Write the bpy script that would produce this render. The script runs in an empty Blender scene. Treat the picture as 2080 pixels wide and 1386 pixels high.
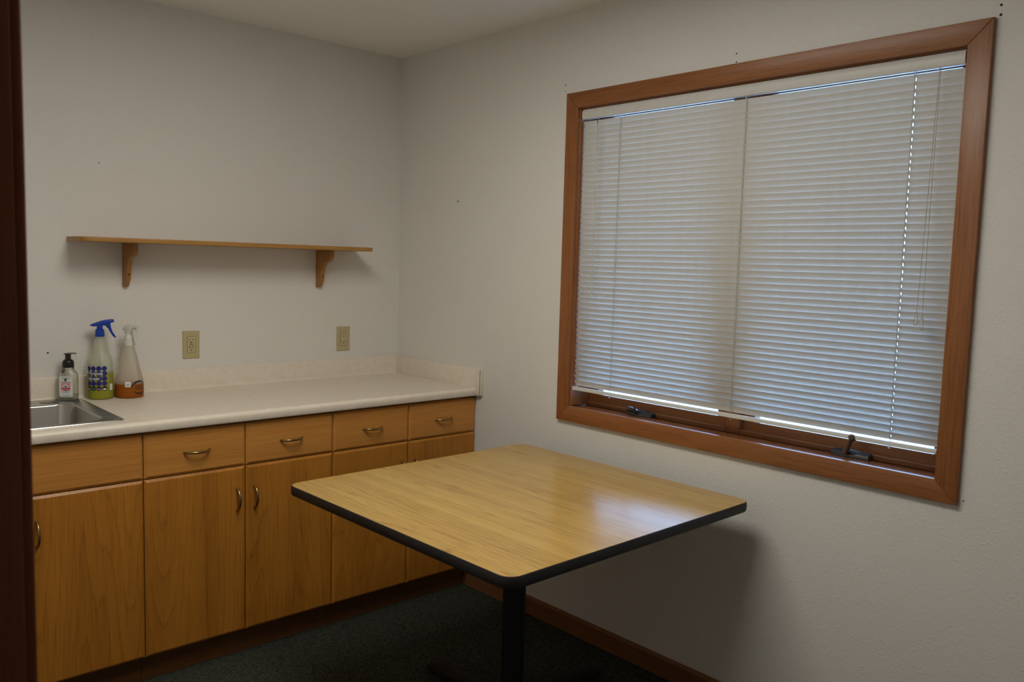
import bpy, bmesh, math, random
from mathutils import Vector, Matrix

# ------------------------------------------------------------------ camera, world, light, exposure
scene = bpy.context.scene
C = scene.collection
PI = math.pi
random.seed(7)

CAM = Vector((-2.3751, -3.4269, 1.4621))
YAW, PITCH, ROLL, FPX = -0.7423, -0.0921, 0.0283, 1696.56
_f = Vector((-math.sin(YAW) * math.cos(PITCH), math.cos(YAW) * math.cos(PITCH), math.sin(PITCH)))
_r = Vector((math.cos(YAW), math.sin(YAW), 0))
_u = _r.cross(_f)
_r, _u = (math.cos(ROLL) * _r + math.sin(ROLL) * _u), (-math.sin(ROLL) * _r + math.cos(ROLL) * _u)
cam_data = bpy.data.cameras.new('camera')
cam_data.sensor_width = 36.0
cam_data.lens = FPX / 2080 * 36
cam_data.clip_start = 0.02
cam_data.dof.use_dof = True
cam_data.dof.focus_distance = 2.9
cam_data.dof.aperture_fstop = 7.1
cam = bpy.data.objects.new('camera', cam_data)
C.objects.link(cam)
cam.matrix_world = Matrix(((_r.x, _u.x, -_f.x, CAM.x), (_r.y, _u.y, -_f.y, CAM.y), (_r.z, _u.z, -_f.z, CAM.z), (0, 0, 0, 1)))
scene.camera = cam

world = bpy.data.worlds.new('world')
scene.world = world
world.use_nodes = True
_bg = world.node_tree.nodes['Background']
_bg.inputs['Color'].default_value = (0.31, 0.55, 1.0, 1)     # even blue daylight sky
_bg.inputs['Strength'].default_value = 13.0

LAMP_COLOR = (1.0, 0.96, 0.855)
LAMP_STRENGTH = 11.5

scene.view_settings.view_transform = 'Standard'
scene.view_settings.look = 'None'
scene.view_settings.exposure = 0.0
scene.view_settings.gamma = 1.0
scene.view_settings.use_curve_mapping = False

# ------------------------------------------------------------------ mesh helpers
def box(bm, x0, x1, y0, y1, z0, z1, bev=0.0, seg=2):
    r = bmesh.ops.create_cube(bm, size=1.0)
    vs = r['verts']
    for v in vs:
        v.co = Vector((x0 + (v.co.x + .5) * (x1 - x0), y0 + (v.co.y + .5) * (y1 - y0), z0 + (v.co.z + .5) * (z1 - z0)))
    if bev > 0:
        es = list({e for v in vs for e in v.link_edges})
        bmesh.ops.bevel(bm, geom=es, offset=bev, segments=seg, profile=.5, affect='EDGES')
    return bm

def prism(bm, poly, axis, a0, a1):
    """extrude a 2-D outline along an axis; the outline gives the two other axes in order"""
    def P(p, a):
        if axis == 'x': return (a, p[0], p[1])
        if axis == 'y': return (p[0], a, p[1])
        return (p[0], p[1], a)
    A = [bm.verts.new(P(p, a0)) for p in poly]
    B = [bm.verts.new(P(p, a1)) for p in poly]
    n = len(poly)
    bm.faces.new(A); bm.faces.new(B[::-1])
    for i in range(n):
        bm.faces.new((A[i], B[i], B[(i + 1) % n], A[(i + 1) % n]))
    bmesh.ops.recalc_face_normals(bm, faces=bm.faces)
    return bm

def loft(bm, loops, cap0=True, cap1=True, closed=True):
    L = [[bm.verts.new(p) for p in lp] for lp in loops]
    n = len(loops[0])
    for a, b in zip(L[:-1], L[1:]):
        for i in range(n if closed else n - 1):
            j = (i + 1) % n
            bm.faces.new((a[i], a[j], b[j], b[i]))
    if cap0: bm.faces.new(L[0][::-1])
    if cap1: bm.faces.new(L[-1])
    bmesh.ops.recalc_face_normals(bm, faces=bm.faces)
    return bm

def ring(r, z, n=32, cx=0, cy=0):
    return [(cx + r * math.cos(2 * PI * i / n), cy + r * math.sin(2 * PI * i / n), z) for i in range(n)]

def lathe(bm, prof, n=32, cx=0, cy=0, cap0=True, cap1=True):
    return loft(bm, [ring(max(r, 1e-5), z, n, cx, cy) for r, z in prof], cap0, cap1)

def tube(bm, path, rad, n=8, caps=True):
    path = [Vector(p) for p in path]
    loops = []
    up = Vector((0, 0, 1))
    t0 = (path[1] - path[0]).normalized()
    if abs(t0.dot(up)) > .9: up = Vector((1, 0, 0))
    for i, p in enumerate(path):
        t = (path[min(i + 1, len(path) - 1)] - path[max(i - 1, 0)]).normalized()
        s = t.cross(up)
        if s.length < 1e-4: s = t.orthogonal()
        s.normalize(); u2 = s.cross(t).normalized(); up = u2
        rr = rad[i] if isinstance(rad, (list, tuple)) else rad
        loops.append([p + s * (rr * math.cos(2 * PI * k / n)) + u2 * (rr * math.sin(2 * PI * k / n)) for k in range(n)])
    return loft(bm, loops, caps, caps)

def rrect(x0, x1, y0, y1, r, z, n=6):
    pts = []
    for cx, cy, a in ((x1 - r, y1 - r, 0), (x0 + r, y1 - r, 90), (x0 + r, y0 + r, 180), (x1 - r, y0 + r, 270)):
        for k in range(n + 1):
            t = math.radians(a + 90 * k / n)
            pts.append((cx + r * math.cos(t), cy + r * math.sin(t), z))
    return pts

def obj(name, bm, mat, parent=None, off=(0, 0, 0), smooth=None):
    """link the bmesh as ONE object; off = base of the thing, taken from the coordinates"""
    if any(off):
        bmesh.ops.translate(bm, vec=-Vector(off), verts=bm.verts)
    me = bpy.data.meshes.new(name)
    if smooth is not None:
        lim = math.radians(smooth)
        for f in bm.faces: f.smooth = True
        for e in bm.edges:
            if len(e.link_faces) != 2 or e.calc_face_angle(0) > lim: e.smooth = False
    bm.to_mesh(me); bm.free()
    me.materials.append(mat)
    o = bpy.data.objects.new(name, me)
    C.objects.link(o)
    if parent: o.parent = parent
    return o

def link_copy(src, parent, loc=None):
    c = src.copy(); C.objects.link(c); c.parent = parent
    if loc is not None: c.location = loc
    return c

def tag(o, label=None, cat=None, group=None, kind=None):
    if label: o['label'] = label
    if cat: o['category'] = cat
    if group: o['group'] = group
    if kind: o['kind'] = kind
    return o

def thing(name, label, cat, loc=(0, 0, 0), rz=0, group=None):
    o = bpy.data.objects.new(name, None)
    o.empty_display_size = .05
    C.objects.link(o); o.location = loc; o.rotation_euler = (0, 0, rz)
    return tag(o, label, cat, group)

def struct(name, bm, mat, smooth=None):
    return tag(obj(name, bm, mat, smooth=smooth), kind='structure')

def B(): return bmesh.new()

# ------------------------------------------------------------------ materials
def new_mat(name):
    m = bpy.data.materials.new(name); m.use_nodes = True
    nt = m.node_tree
    return m, nt, nt.nodes['Principled BSDF'], nt.nodes['Material Output']

def plain(name, col, rough=.5, metal=0, spec=.5, bump=None):
    m, nt, b, o = new_mat(name)
    b.inputs['Base Color'].default_value = (*col, 1)
    b.inputs['Roughness'].default_value = rough
    b.inputs['Metallic'].default_value = metal
    b.inputs['Specular IOR Level'].default_value = spec
    tc = nt.nodes.new('ShaderNodeTexCoord')
    nz = nt.nodes.new('ShaderNodeTexNoise'); nz.inputs['Scale'].default_value = (bump or (40, 0, 0))[0]
    nt.links.new(tc.outputs['Object'], nz.inputs['Vector'])
    hv = nt.nodes.new('ShaderNodeHueSaturation'); hv.inputs['Color'].default_value = (*col, 1)
    mr = nt.nodes.new('ShaderNodeMapRange'); mr.inputs['To Min'].default_value = .95; mr.inputs['To Max'].default_value = 1.05
    nt.links.new(nz.outputs['Fac'], mr.inputs['Value']); nt.links.new(mr.outputs['Result'], hv.inputs['Value'])
    nt.links.new(hv.outputs['Color'], b.inputs['Base Color'])
    if bump:
        bp = nt.nodes.new('ShaderNodeBump'); bp.inputs['Strength'].default_value = bump[1]; bp.inputs['Distance'].default_value = bump[2]
        nt.links.new(nz.outputs['Fac'], bp.inputs['Height']); nt.links.new(bp.outputs['Normal'], b.inputs['Normal'])
    return m

def plaster(name, col, scale=75, strength=.35, dist=.0025, lo=.52, hi=.72):
    m, nt, b, o = new_mat(name)
    b.inputs['Roughness'].default_value = .62
    b.inputs['Specular IOR Level'].default_value = .25
    tc = nt.nodes.new('ShaderNodeTexCoord')
    n1 = nt.nodes.new('ShaderNodeTexNoise'); n1.inputs['Scale'].default_value = scale; n1.inputs['Detail'].default_value = 2.5
    n1.inputs['Distortion'].default_value = .6
    n2 = nt.nodes.new('ShaderNodeTexNoise'); n2.inputs['Scale'].default_value = scale * 3.5; n2.inputs['Detail'].default_value = 2
    n3 = nt.nodes.new('ShaderNodeTexNoise'); n3.inputs['Scale'].default_value = 1.7; n3.inputs['Detail'].default_value = 3
    for n in (n1, n2, n3): nt.links.new(tc.outputs['Object'], n.inputs['Vector'])
    rp = nt.nodes.new('ShaderNodeMapRange'); rp.interpolation_type = 'SMOOTHSTEP'
    rp.inputs['From Min'].default_value = lo; rp.inputs['From Max'].default_value = hi
    nt.links.new(n1.outputs['Fac'], rp.inputs['Value'])
    ad = nt.nodes.new('ShaderNodeMath'); ad.operation = 'MULTIPLY_ADD'; ad.inputs[1].default_value = .22
    nt.links.new(n2.outputs['Fac'], ad.inputs[0]); nt.links.new(rp.outputs['Result'], ad.inputs[2])
    bp = nt.nodes.new('ShaderNodeBump'); bp.inputs['Strength'].default_value = strength; bp.inputs['Distance'].default_value = dist
    nt.links.new(ad.outputs[0], bp.inputs['Height']); nt.links.new(bp.outputs['Normal'], b.inputs['Normal'])
    hv = nt.nodes.new('ShaderNodeHueSaturation'); hv.inputs['Color'].default_value = (*col, 1)
    mr = nt.nodes.new('ShaderNodeMapRange'); mr.inputs['To Min'].default_value = .97; mr.inputs['To Max'].default_value = 1.03
    nt.links.new(n3.outputs['Fac'], mr.inputs['Value']); nt.links.new(mr.outputs['Result'], hv.inputs['Value'])
    nt.links.new(hv.outputs['Color'], b.inputs['Base Color'])
    return m

def wood(name, light, dark, axis, across=5.0, along=.55, rings=9, ring_amt=.6, pore_amt=.35, rough=.4, spec=.4, coat=0, poresc=260, porealong=7):
    """grain as contour lines of a noise stretched along the board, plus fine pores"""
    m, nt, b, o = new_mat(name)
    b.inputs['Roughness'].default_value = rough
    b.inputs['Specular IOR Level'].default_value = spec
    b.inputs['Coat Weight'].default_value = coat
    b.inputs['Coat Roughness'].default_value = .12
    tc = nt.nodes.new('ShaderNodeTexCoord')
    oi = nt.nodes.new('ShaderNodeObjectInfo')
    sc = nt.nodes.new('ShaderNodeVectorMath'); sc.operation = 'SCALE'; sc.inputs[0].default_value = (7.3, 5.1, 9.7)
    nt.links.new(oi.outputs['Random'], sc.inputs['Scale'])
    ad = nt.nodes.new('ShaderNodeVectorMath'); ad.operation = 'ADD'
    nt.links.new(tc.outputs['Object'], ad.inputs[0]); nt.links.new(sc.outputs['Vector'], ad.inputs[1])
    def mapped(a, l):
        mp = nt.nodes.new('ShaderNodeMapping')
        s = [a, a, a]; s['xyz'.index(axis)] = l
        mp.inputs['Scale'].default_value = s
        nt.links.new(ad.outputs['Vector'], mp.inputs['Vector'])
        return mp.outputs['Vector']
    n1 = nt.nodes.new('ShaderNodeTexNoise'); n1.inputs['Scale'].default_value = 1; n1.inputs['Detail'].default_value = 1.5; n1.inputs['Roughness'].default_value = .4
    nt.links.new(mapped(across, along), n1.inputs['Vector'])
    nw = nt.nodes.new('ShaderNodeTexNoise'); nw.inputs['Scale'].default_value = 1; nw.inputs['Detail'].default_value = 3
    nt.links.new(mapped(across * 14, along * 7), nw.inputs['Vector'])
    mul = nt.nodes.new('ShaderNodeMath'); mul.operation = 'MULTIPLY'; mul.inputs[1].default_value = rings * 2
    nt.links.new(n1.outputs['Fac'], mul.inputs[0])
    wob = nt.nodes.new('ShaderNodeMath'); wob.operation = 'MULTIPLY_ADD'; wob.inputs[1].default_value = .55
    nt.links.new(nw.outputs['Fac'], wob.inputs[0]); nt.links.new(mul.outputs[0], wob.inputs[2])
    fr = nt.nodes.new('ShaderNodeMath'); fr.operation = 'FRACT'
    nt.links.new(wob.outputs[0], fr.inputs[0])
    cr = nt.nodes.new('ShaderNodeValToRGB')
    cr.color_ramp.elements[0].position = 0; cr.color_ramp.elements[0].color = (.35, .35, .35, 1)
    cr.color_ramp.elements[1].position = 1; cr.color_ramp.elements[1].color = (.3, .3, .3, 1)
    e = cr.color_ramp.elements.new(.18); e.color = (0, 0, 0, 1)
    e = cr.color_ramp.elements.new(.06); e.color = (.9, .9, .9, 1)
    cr.color_ramp.elements[0].color = (.2, .2, .2, 1)
    nt.links.new(fr.outputs[0], cr.inputs['Fac'])
    # ring ramp: value 0..1 = how dark
    rm = nt.nodes.new('ShaderNodeMath'); rm.operation = 'MULTIPLY'; rm.inputs[1].default_value = ring_amt * .6
    nt.links.new(cr.outputs['Color'], rm.inputs[0])
    n2 = nt.nodes.new('ShaderNodeTexNoise'); n2.inputs['Scale'].default_value = 1; n2.inputs['Detail'].default_value = 3
    nt.links.new(mapped(poresc, porealong), n2.inputs['Vector'])
    pr = nt.nodes.new('ShaderNodeMapRange'); pr.inputs['From Min'].default_value = .46; pr.inputs['From Max'].default_value = .68
    pr.inputs['To Max'].default_value = pore_amt
    nt.links.new(n2.outputs['Fac'], pr.inputs['Value'])
    n3 = nt.nodes.new('ShaderNodeTexNoise'); n3.inputs['Scale'].default_value = 1; n3.inputs['Detail'].default_value = 2
    nt.links.new(mapped(across * 2.2, along * 1.2), n3.inputs['Vector'])
    lr = nt.nodes.new('ShaderNodeMapRange'); lr.inputs['From Min'].default_value = .35; lr.inputs['From Max'].default_value = .7; lr.inputs['To Max'].default_value = .3
    nt.links.new(n3.outputs['Fac'], lr.inputs['Value'])
    s1 = nt.nodes.new('ShaderNodeMath'); s1.operation = 'ADD'
    nt.links.new(rm.outputs[0], s1.inputs[0]); nt.links.new(pr.outputs['Result'], s1.inputs[1])
    s2 = nt.nodes.new('ShaderNodeMath'); s2.operation = 'ADD'; s2.use_clamp = True
    nt.links.new(s1.outputs[0], s2.inputs[0]); nt.links.new(lr.outputs['Result'], s2.inputs[1])
    mx = nt.nodes.new('ShaderNodeMix'); mx.data_type = 'RGBA'
    mx.inputs[6].default_value = (*light, 1); mx.inputs[7].default_value = (*dark, 1)
    nt.links.new(s2.outputs[0], mx.inputs[0])
    nt.links.new(mx.outputs[2], b.inputs['Base Color'])
    bp = nt.nodes.new('ShaderNodeBump'); bp.inputs['Strength'].default_value = .08; bp.inputs['Distance'].default_value = .001; bp.invert = True
    nt.links.new(s1.outputs[0], bp.inputs['Height']); nt.links.new(bp.outputs['Normal'], b.inputs['Normal'])
    return m

def clear(name, tint, opaque, gloss=.06, rough=.1):
    """see-through plastic or glass: tinted transparency with a cloudy share and a surface gloss"""
    m, nt, b, o = new_mat(name)
    nt.nodes.remove(b)
    tr = nt.nodes.new('ShaderNodeBsdfTransparent'); tr.inputs['Color'].default_value = (*tint, 1)
    df = nt.nodes.new('ShaderNodeBsdfDiffuse'); df.inputs['Color'].default_value = (*tint, 1)
    tl = nt.nodes.new('ShaderNodeBsdfTranslucent'); tl.inputs['Color'].default_value = (*tint, 1)
    gl = nt.nodes.new('ShaderNodeBsdfGlossy'); gl.inputs['Roughness'].default_value = rough
    m0 = nt.nodes.new('ShaderNodeMixShader'); m0.inputs[0].default_value = .5
    nt.links.new(df.outputs[0], m0.inputs[1]); nt.links.new(tl.outputs[0], m0.inputs[2])
    m1 = nt.nodes.new('ShaderNodeMixShader'); m1.inputs[0].default_value = opaque
    nt.links.new(tr.outputs[0], m1.inputs[1]); nt.links.new(m0.outputs[0], m1.inputs[2])
    lw = nt.nodes.new('ShaderNodeFresnel'); lw.inputs['IOR'].default_value = 1.45
    mm = nt.nodes.new('ShaderNodeMath'); mm.operation = 'MULTIPLY'; mm.inputs[1].default_value = gloss / .04
    mm.use_clamp = True
    nt.links.new(lw.outputs[0], mm.inputs[0])
    m2 = nt.nodes.new('ShaderNodeMixShader'); nt.links.new(mm.outputs[0], m2.inputs[0])
    nt.links.new(m1.outputs[0], m2.inputs[1]); nt.links.new(gl.outputs[0], m2.inputs[2])
    nt.links.new(m2.outputs[0], o.inputs['Surface'])
    return m

def emit(name, col, s):
    m, nt, b, o = new_mat(name)
    b.inputs['Base Color'].default_value = (.8, .8, .8, 1)
    b.inputs['Emission Color'].default_value = (*col, 1)
    b.inputs['Emission Strength'].default_value = s
    return m

def carpet_mat():
    m, nt, b, o = new_mat('carpet')
    b.inputs['Roughness'].default_value = .95; b.inputs['Specular IOR Level'].default_value = .1
    tc = nt.nodes.new('ShaderNodeTexCoord')
    mp = nt.nodes.new('ShaderNodeMapping'); mp.inputs['Rotation'].default_value = (0, 0, .0); mp.inputs['Scale'].default_value = (170, 95, 1)
    nt.links.new(tc.outputs['Object'], mp.inputs['Vector'])
    v = nt.nodes.new('ShaderNodeTexVoronoi'); v.inputs['Scale'].default_value = 1; v.inputs['Randomness'].default_value = .55
    nt.links.new(mp.outputs['Vector'], v.inputs['Vector'])
    n = nt.nodes.new('ShaderNodeTexNoise'); n.inputs['Scale'].default_value = 60; n.inputs['Detail'].default_value = 4
    nt.links.new(tc.outputs['Object'], n.inputs['Vector'])
    cr = nt.nodes.new('ShaderNodeValToRGB')
    cr.color_ramp.elements[0].position = .1; cr.color_ramp.elements[0].color = (.105, .108, .08, 1)
    cr.color_ramp.elements[1].position = .75; cr.color_ramp.elements[1].color = (.03, .034, .027, 1)
    nt.links.new(v.outputs['Distance'], cr.inputs['Fac'])
    mx = nt.nodes.new('ShaderNodeMix'); mx.data_type = 'RGBA'; mx.blend_type = 'MULTIPLY'; mx.inputs[0].default_value = .7
    nt.links.new(cr.outputs['Color'], mx.inputs[6]); nt.links.new(n.outputs['Fac'], mx.inputs[7])
    hs = nt.nodes.new('ShaderNodeHueSaturation'); hs.inputs['Saturation'].default_value = .8; hs.inputs['Value'].default_value = 1.15
    nt.links.new(mx.outputs[2], hs.inputs['Color']); nt.links.new(hs.outputs['Color'], b.inputs['Base Color'])
    bp = nt.nodes.new('ShaderNodeBump'); bp.inputs['Strength'].default_value = .8; bp.inputs['Distance'].default_value = .004; bp.invert = True
    nt.links.new(v.outputs['Distance'], bp.inputs['Height']); nt.links.new(bp.outputs['Normal'], b.inputs['Normal'])
    return m

def laminate_mat():
    m, nt, b, o = new_mat('counter_laminate')
    b.inputs['Roughness'].default_value = .38; b.inputs['Specular IOR Level'].default_value = .45
    tc = nt.nodes.new('ShaderNodeTexCoord')
    n = nt.nodes.new('ShaderNodeTexNoise'); n.inputs['Scale'].default_value = 420; n.inputs['Detail'].default_value = 2
    n2 = nt.nodes.new('ShaderNodeTexNoise'); n2.inputs['Scale'].default_value = 35; n2.inputs['Detail'].default_value = 3
    for q in (n, n2): nt.links.new(tc.outputs['Object'], q.inputs['Vector'])
    ad = nt.nodes.new('ShaderNodeMath'); ad.operation = 'MULTIPLY_ADD'; ad.inputs[1].default_value = .5
    nt.links.new(n2.outputs['Fac'], ad.inputs[0]); nt.links.new(n.outputs['Fac'], ad.inputs[2])
    cr = nt.nodes.new('ShaderNodeValToRGB')
    cr.color_ramp.elements[0].position = .5; cr.color_ramp.elements[0].color = (.68, .595, .485, 1)
    cr.color_ramp.elements[1].position = .95; cr.color_ramp.elements[1].color = (.80, .73, .63, 1)
    nt.links.new(ad.outputs[0], cr.inputs['Fac']); nt.links.new(cr.outputs['Color'], b.inputs['Base Color'])
    return m

M = {}
M['wall'] = plaster('wall_paint', (.72, .70, .665), scale=125, strength=.40, lo=.55, hi=.74)
M['ceiling'] = plaster('ceiling_paint', (.88, .865, .83), scale=110, strength=.5, dist=.003, lo=.45, hi=.7)
M['carpet'] = carpet_mat()
M['laminate'] = laminate_mat()
M['door_oak'] = wood('cabinet_door_oak', (.475, .19, .022), (.21, .070, .006), 'z', across=5.5, along=.55, rings=10, ring_amt=.7, pore_amt=.30, rough=.38)
M['drawer_oak'] = wood('cabinet_drawer_oak', (.56, .245, .050), (.34, .125, .02), 'x', across=9, along=.6, rings=6, ring_amt=.2, pore_amt=.35, rough=.38)
M['carcass'] = wood('cabinet_carcass_oak', (.40, .20, .055), (.22, .09, .02), 'z', rough=.5)
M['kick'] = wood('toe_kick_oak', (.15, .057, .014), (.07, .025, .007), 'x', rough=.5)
M['shelf_oak_x'] = wood('shelf_board_oak', (.45, .235, .062), (.25, .105, .022), 'x', across=9, along=1.2, rings=8, ring_amt=.5, pore_amt=.35, rough=.4)
M['shelf_oak_z'] = wood('shelf_bracket_oak', (.37, .175, .045), (.20, .082, .018), 'z', across=9, along=1.5, rings=6, ring_amt=.45, pore_amt=.3, rough=.42)
M['trim_y'] = wood('stained_oak_horizontal', (.30, .115, .036), (.14, .045, .012), 'y', across=9, along=.9, rings=8, ring_amt=.35, pore_amt=.45, rough=.34)
M['trim_z'] = wood('stained_oak_vertical', (.30, .115, .036), (.14, .045, .012), 'z', across=9, along=.9, rings=8, ring_amt=.35, pore_amt=.45, rough=.34)
M['sill'] = wood('varnished_sill_oak', (.22, .075, .024), (.11, .034, .01), 'y', across=9, along=.9, rings=8, ring_amt=.35, pore_amt=.3, rough=.22, spec=.6)
M['base'] = wood('baseboard_oak', (.245, .11, .042), (.115, .047, .017), 'y', across=9, along=.9, rings=8, ring_amt=.35, pore_amt=.4, rough=.4)
M['jamb'] = wood('door_jamb_oak', (.155, .040, .0085), (.07, .016, .0035), 'z', across=7, along=.7, rings=6, ring_amt=.4, pore_amt=.3, rough=.5, spec=.2)
M['table'] = wood('table_laminate_oak', (.585, .37, .092), (.30, .155, .032), 'y', across=8.5, along=.30, rings=9, ring_amt=1.0, pore_amt=.40, rough=.25, spec=.85, poresc=300, porealong=9)
M['edge'] = plain('black_edge_vinyl', (.015, .0135, .0145), .5, spec=.35)
M['black_iron'] = plain('black_painted_iron', (.009, .009, .010), .6, spec=.2)
M['blind'] = plain('ivory_enamel_slat', (.60, .59, .558), .42, spec=.4)
M['cord'] = plain('blind_cord', (.36, .34, .27), .8)
M['clear_plastic'] = clear('clear_acrylic', (.96, .96, .93), .30, gloss=.03)
M['dark_metal'] = plain('dark_bronze_crank', (.030, .027, .025), .25, spec=.7)
M['bronze_handle'] = plain('crank_handle_bronze', (.13, .085, .055), .4, metal=.4)
M['brass'] = plain('antique_brass', (.33, .235, .10), .28, metal=1.0)
M['steel'] = plain('brushed_steel', (.47, .46, .44), .24, metal=1.0)
M['steel_dark'] = plain('steel_hole_cover', (.30, .26, .23), .35, metal=1.0)
M['ivory'] = plain('ivory_plate', (.47, .395, .215), .35)
M['ivory_recept'] = plain('ivory_receptacle', (.50, .425, .24), .3)
M['slot'] = plain('dark_slot', (.012, .009, .006), .7)
M['hole'] = plain('dark_hole', (.02, .018, .016), .9)
M['black_plastic'] = plain('black_plastic', (.008, .008, .009), .28)
M['blue_plastic'] = plain('blue_plastic', (.006, .045, .36), .3)
M['white_plastic'] = plain('white_plastic', (.66, .64, .59), .4)
M['milky'] = clear('milky_polyethylene', (.93, .95, .87), .30, gloss=.015, rough=.3)
M['milky_warm'] = clear('cloudy_polyethylene', (.95, .92, .86), .28, gloss=.02, rough=.25)
M['soap_clear'] = clear('clear_bottle', (.95, .96, .93), .10, gloss=.07, rough=.08)
M['yellow_liquid'] = clear('yellow_green_liquid', (.53, .535, .06), .9, gloss=.03, rough=.2)
M['amber_liquid'] = clear('amber_liquid', (.55, .165, .008), .9, gloss=.03, rough=.2)
M['clear_liquid'] = clear('clear_soap', (.86, .88, .84), .10, gloss=.02, rough=.1)
M['ink_blue'] = plain('navy_print', (.010, .012, .16), .5)
M['ink_dark'] = plain('dark_print', (.02, .018, .02), .5)
M['ink_grey'] = plain('grey_print', (.16, .17, .17), .6)
M['ink_white'] = plain('white_print', (.80, .80, .80), .5)
M['ink_red'] = plain('red_print', (.34, .05, .06), .5)
M['ink_pink'] = plain('pink_print', (.72, .34, .36), .5)
M['ink_green'] = plain('green_print', (.02, .25, .12), .5)
M['ink_purple'] = plain('purple_print', (.30, .10, .30), .5)
M['ink_paleblue'] = plain('pale_blue_print', (.45, .55, .60), .5)
M['paper'] = plain('label_paper', (.74, .74, .72), .55)
M['glass'] = clear('window_glass', (.97, .98, .97), .0, gloss=.04, rough=.0)
M['diffuser'] = emit('lamp_diffuser', LAMP_COLOR, LAMP_STRENGTH)
M['lamp_frame'] = plain('white_lamp_frame', (.8, .8, .78), .4)
M['ground'] = plain('outdoor_ground', (.42, .42, .41), .9)

# ------------------------------------------------------------------ room shell
H = 2.433
XL = -2.178          # left wall face
YF = -3.62           # front wall face
WY0, WY1, WZ0, WZ1 = -1.187, -2.567, .912, 2.060     # window opening (casing inner edge)
DY0, DY1, DZ = -2.474, -3.455, 2.04                  # doorway in the left wall

struct('floor', box(B(), -3.6, 0, -4.4, 0, -.05, 0), M['carpet'])
struct('ceiling', box(B(), -3.6, 0, -4.4, 0, H, H + .05), M['ceiling'])
wall_back = struct('wall_back', box(B(), -3.6, .14, 0, .12, -.05, H + .05), M['wall'])
struct('wall_front', box(B(), XL - .001, .14, YF - .12, YF, -.05, H + .05), M['wall'])

def framed_slab(x0, x1, yo, zo, yi, zi):
    """slab between x0 and x1 with a rectangular hole"""
    bm = B()
    O = [(yo[0], zo[0]), (yo[1], zo[0]), (yo[1], zo[1]), (yo[0], zo[1])]
    I = [(yi[0], zi[0]), (yi[1], zi[0]), (yi[1], zi[1]), (yi[0], zi[1])]
    vo = [[bm.verts.new((x, *p)) for p in O] for x in (x0, x1)]
    vi = [[bm.verts.new((x, *p)) for p in I] for x in (x0, x1)]
    for i in range(4):
        j = (i + 1) % 4
        for s in (0, 1):
            bm.faces.new((vo[s][i], vo[s][j], vi[s][j], vi[s][i]))
        bm.faces.new((vo[0][i], vo[0][j], vo[1][j], vo[1][i]))
        bm.faces.new((vi[0][i], vi[0][j], vi[1][j], vi[1][i]))
    bmesh.ops.recalc_face_normals(bm, faces=bm.faces)
    return bm
wall_right = struct('wall_right', framed_slab(0, .14, (-4.4, 0), (-.05, H + .05), (WY1 - .02, WY0 + .02), (WZ0 - .02, WZ1 + .02)), M['wall'])

bm = B()      # left wall with the doorway
prism(bm, [(0, -.05), (0, H + .05), (-4.4, H + .05), (-4.4, -.05), (DY1 - .02, -.05), (DY1 - .02, DZ + .02), (DY0 + .02, DZ + .02), (DY0 + .02, -.05)], 'x', XL - .12, XL)
struct('wall_left', bm, M['wall'])
struct('wall_hallway_side', box(B(), -3.62, -3.5, -4.4, 0, -.05, H + .05), M['wall'])
struct('wall_hallway_end', box(B(), -3.6, XL - .12, -4.5, -4.4, -.05, H + .05), M['wall'])
struct('outdoor_ground', box(B(), .5, 30, -20, 16, -.5, -.45), M['ground'])

struct('baseboard_right', prism(B(), [(0, 0), (-.012, 0), (-.012, .066), (-.008, .076), (0, .076)], 'y', -.566, YF), M['base'])
bm = B(); prism(bm, [(YF, 0), (YF + .012, 0), (YF + .012, .066), (YF + .008, .076), (YF, .076)], 'x', XL + .012, -.012)
struct('baseboard_front', bm, M['base'])
struct('baseboard_left', prism(B(), [(XL, 0), (XL + .012, 0), (XL + .012, .066), (XL + .008, .076), (XL, .076)], 'y', -.66, DY0 + .07), M['base'])

# doorway trim: jamb boards, stop and casings as one structure with parts
door = bpy.data.objects.new('door_1', None); C.objects.link(door); tag(door, 'dark stained wooden door frame at the left edge', kind='structure')
for (y0, y1, z0, z1, nm) in ((DY0, DY0 + .02, 0, DZ, 'jamb'), (DY1 - .02, DY1, 0, DZ, 'jamb'), (DY1 - .02, DY0 + .02, DZ, DZ + .02, 'head_jamb')):
    obj(nm, box(B(), XL - .122, XL + .002, y0, y1, z0, z1, .002, 2), M['jamb'], door, smooth=40)
for s, x0, x1 in ((0, XL, XL + .014), (1, XL - .134, XL - .12)):
    obj('casing', box(B(), x0, x1, DY0 + .006, DY0 + .066, 0, DZ + .066, .004, 3), M['jamb'], door, smooth=40)
    obj('casing', box(B(), x0, x1, DY1 - .066, DY1 - .006, 0, DZ + .066, .004, 3), M['jamb'], door, smooth=40)
    obj('head_casing', box(B(), x0, x1, DY1 - .005, DY0 + .005, DZ + .006, DZ + .066, .004, 3), M['jamb'], door, smooth=40)

# small screw holes left in the walls
for i, (y, z, r) in enumerate([(-.4514, 1.7357, .0038), (-1.1041, 2.1582, .0026), (-1.1052, 2.1338, .0022), (-1.8649, 2.1545, .0026), (-1.8665, 2.128, .0024),
                               (-2.6356, 2.1504, .0034), (-2.6363, 2.126, .0036), (-2.6394, .8653, .002)]):
    bm = B(); tube(bm, [(.002, y, z), (-.0006, y, z)], r, 10); obj('screw_hole', bm, M['hole'], wall_right)
for x, z, r in [(-1.5636, 1.0853, .0034), (-1.3749, 1.7982, .0022), (-.166, 1.4285, .002)]:
    bm = B(); tube(bm, [(x, .002, z), (x, -.0006, z)], r, 10); obj('screw_hole', bm, M['hole'], wall_back)

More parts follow.
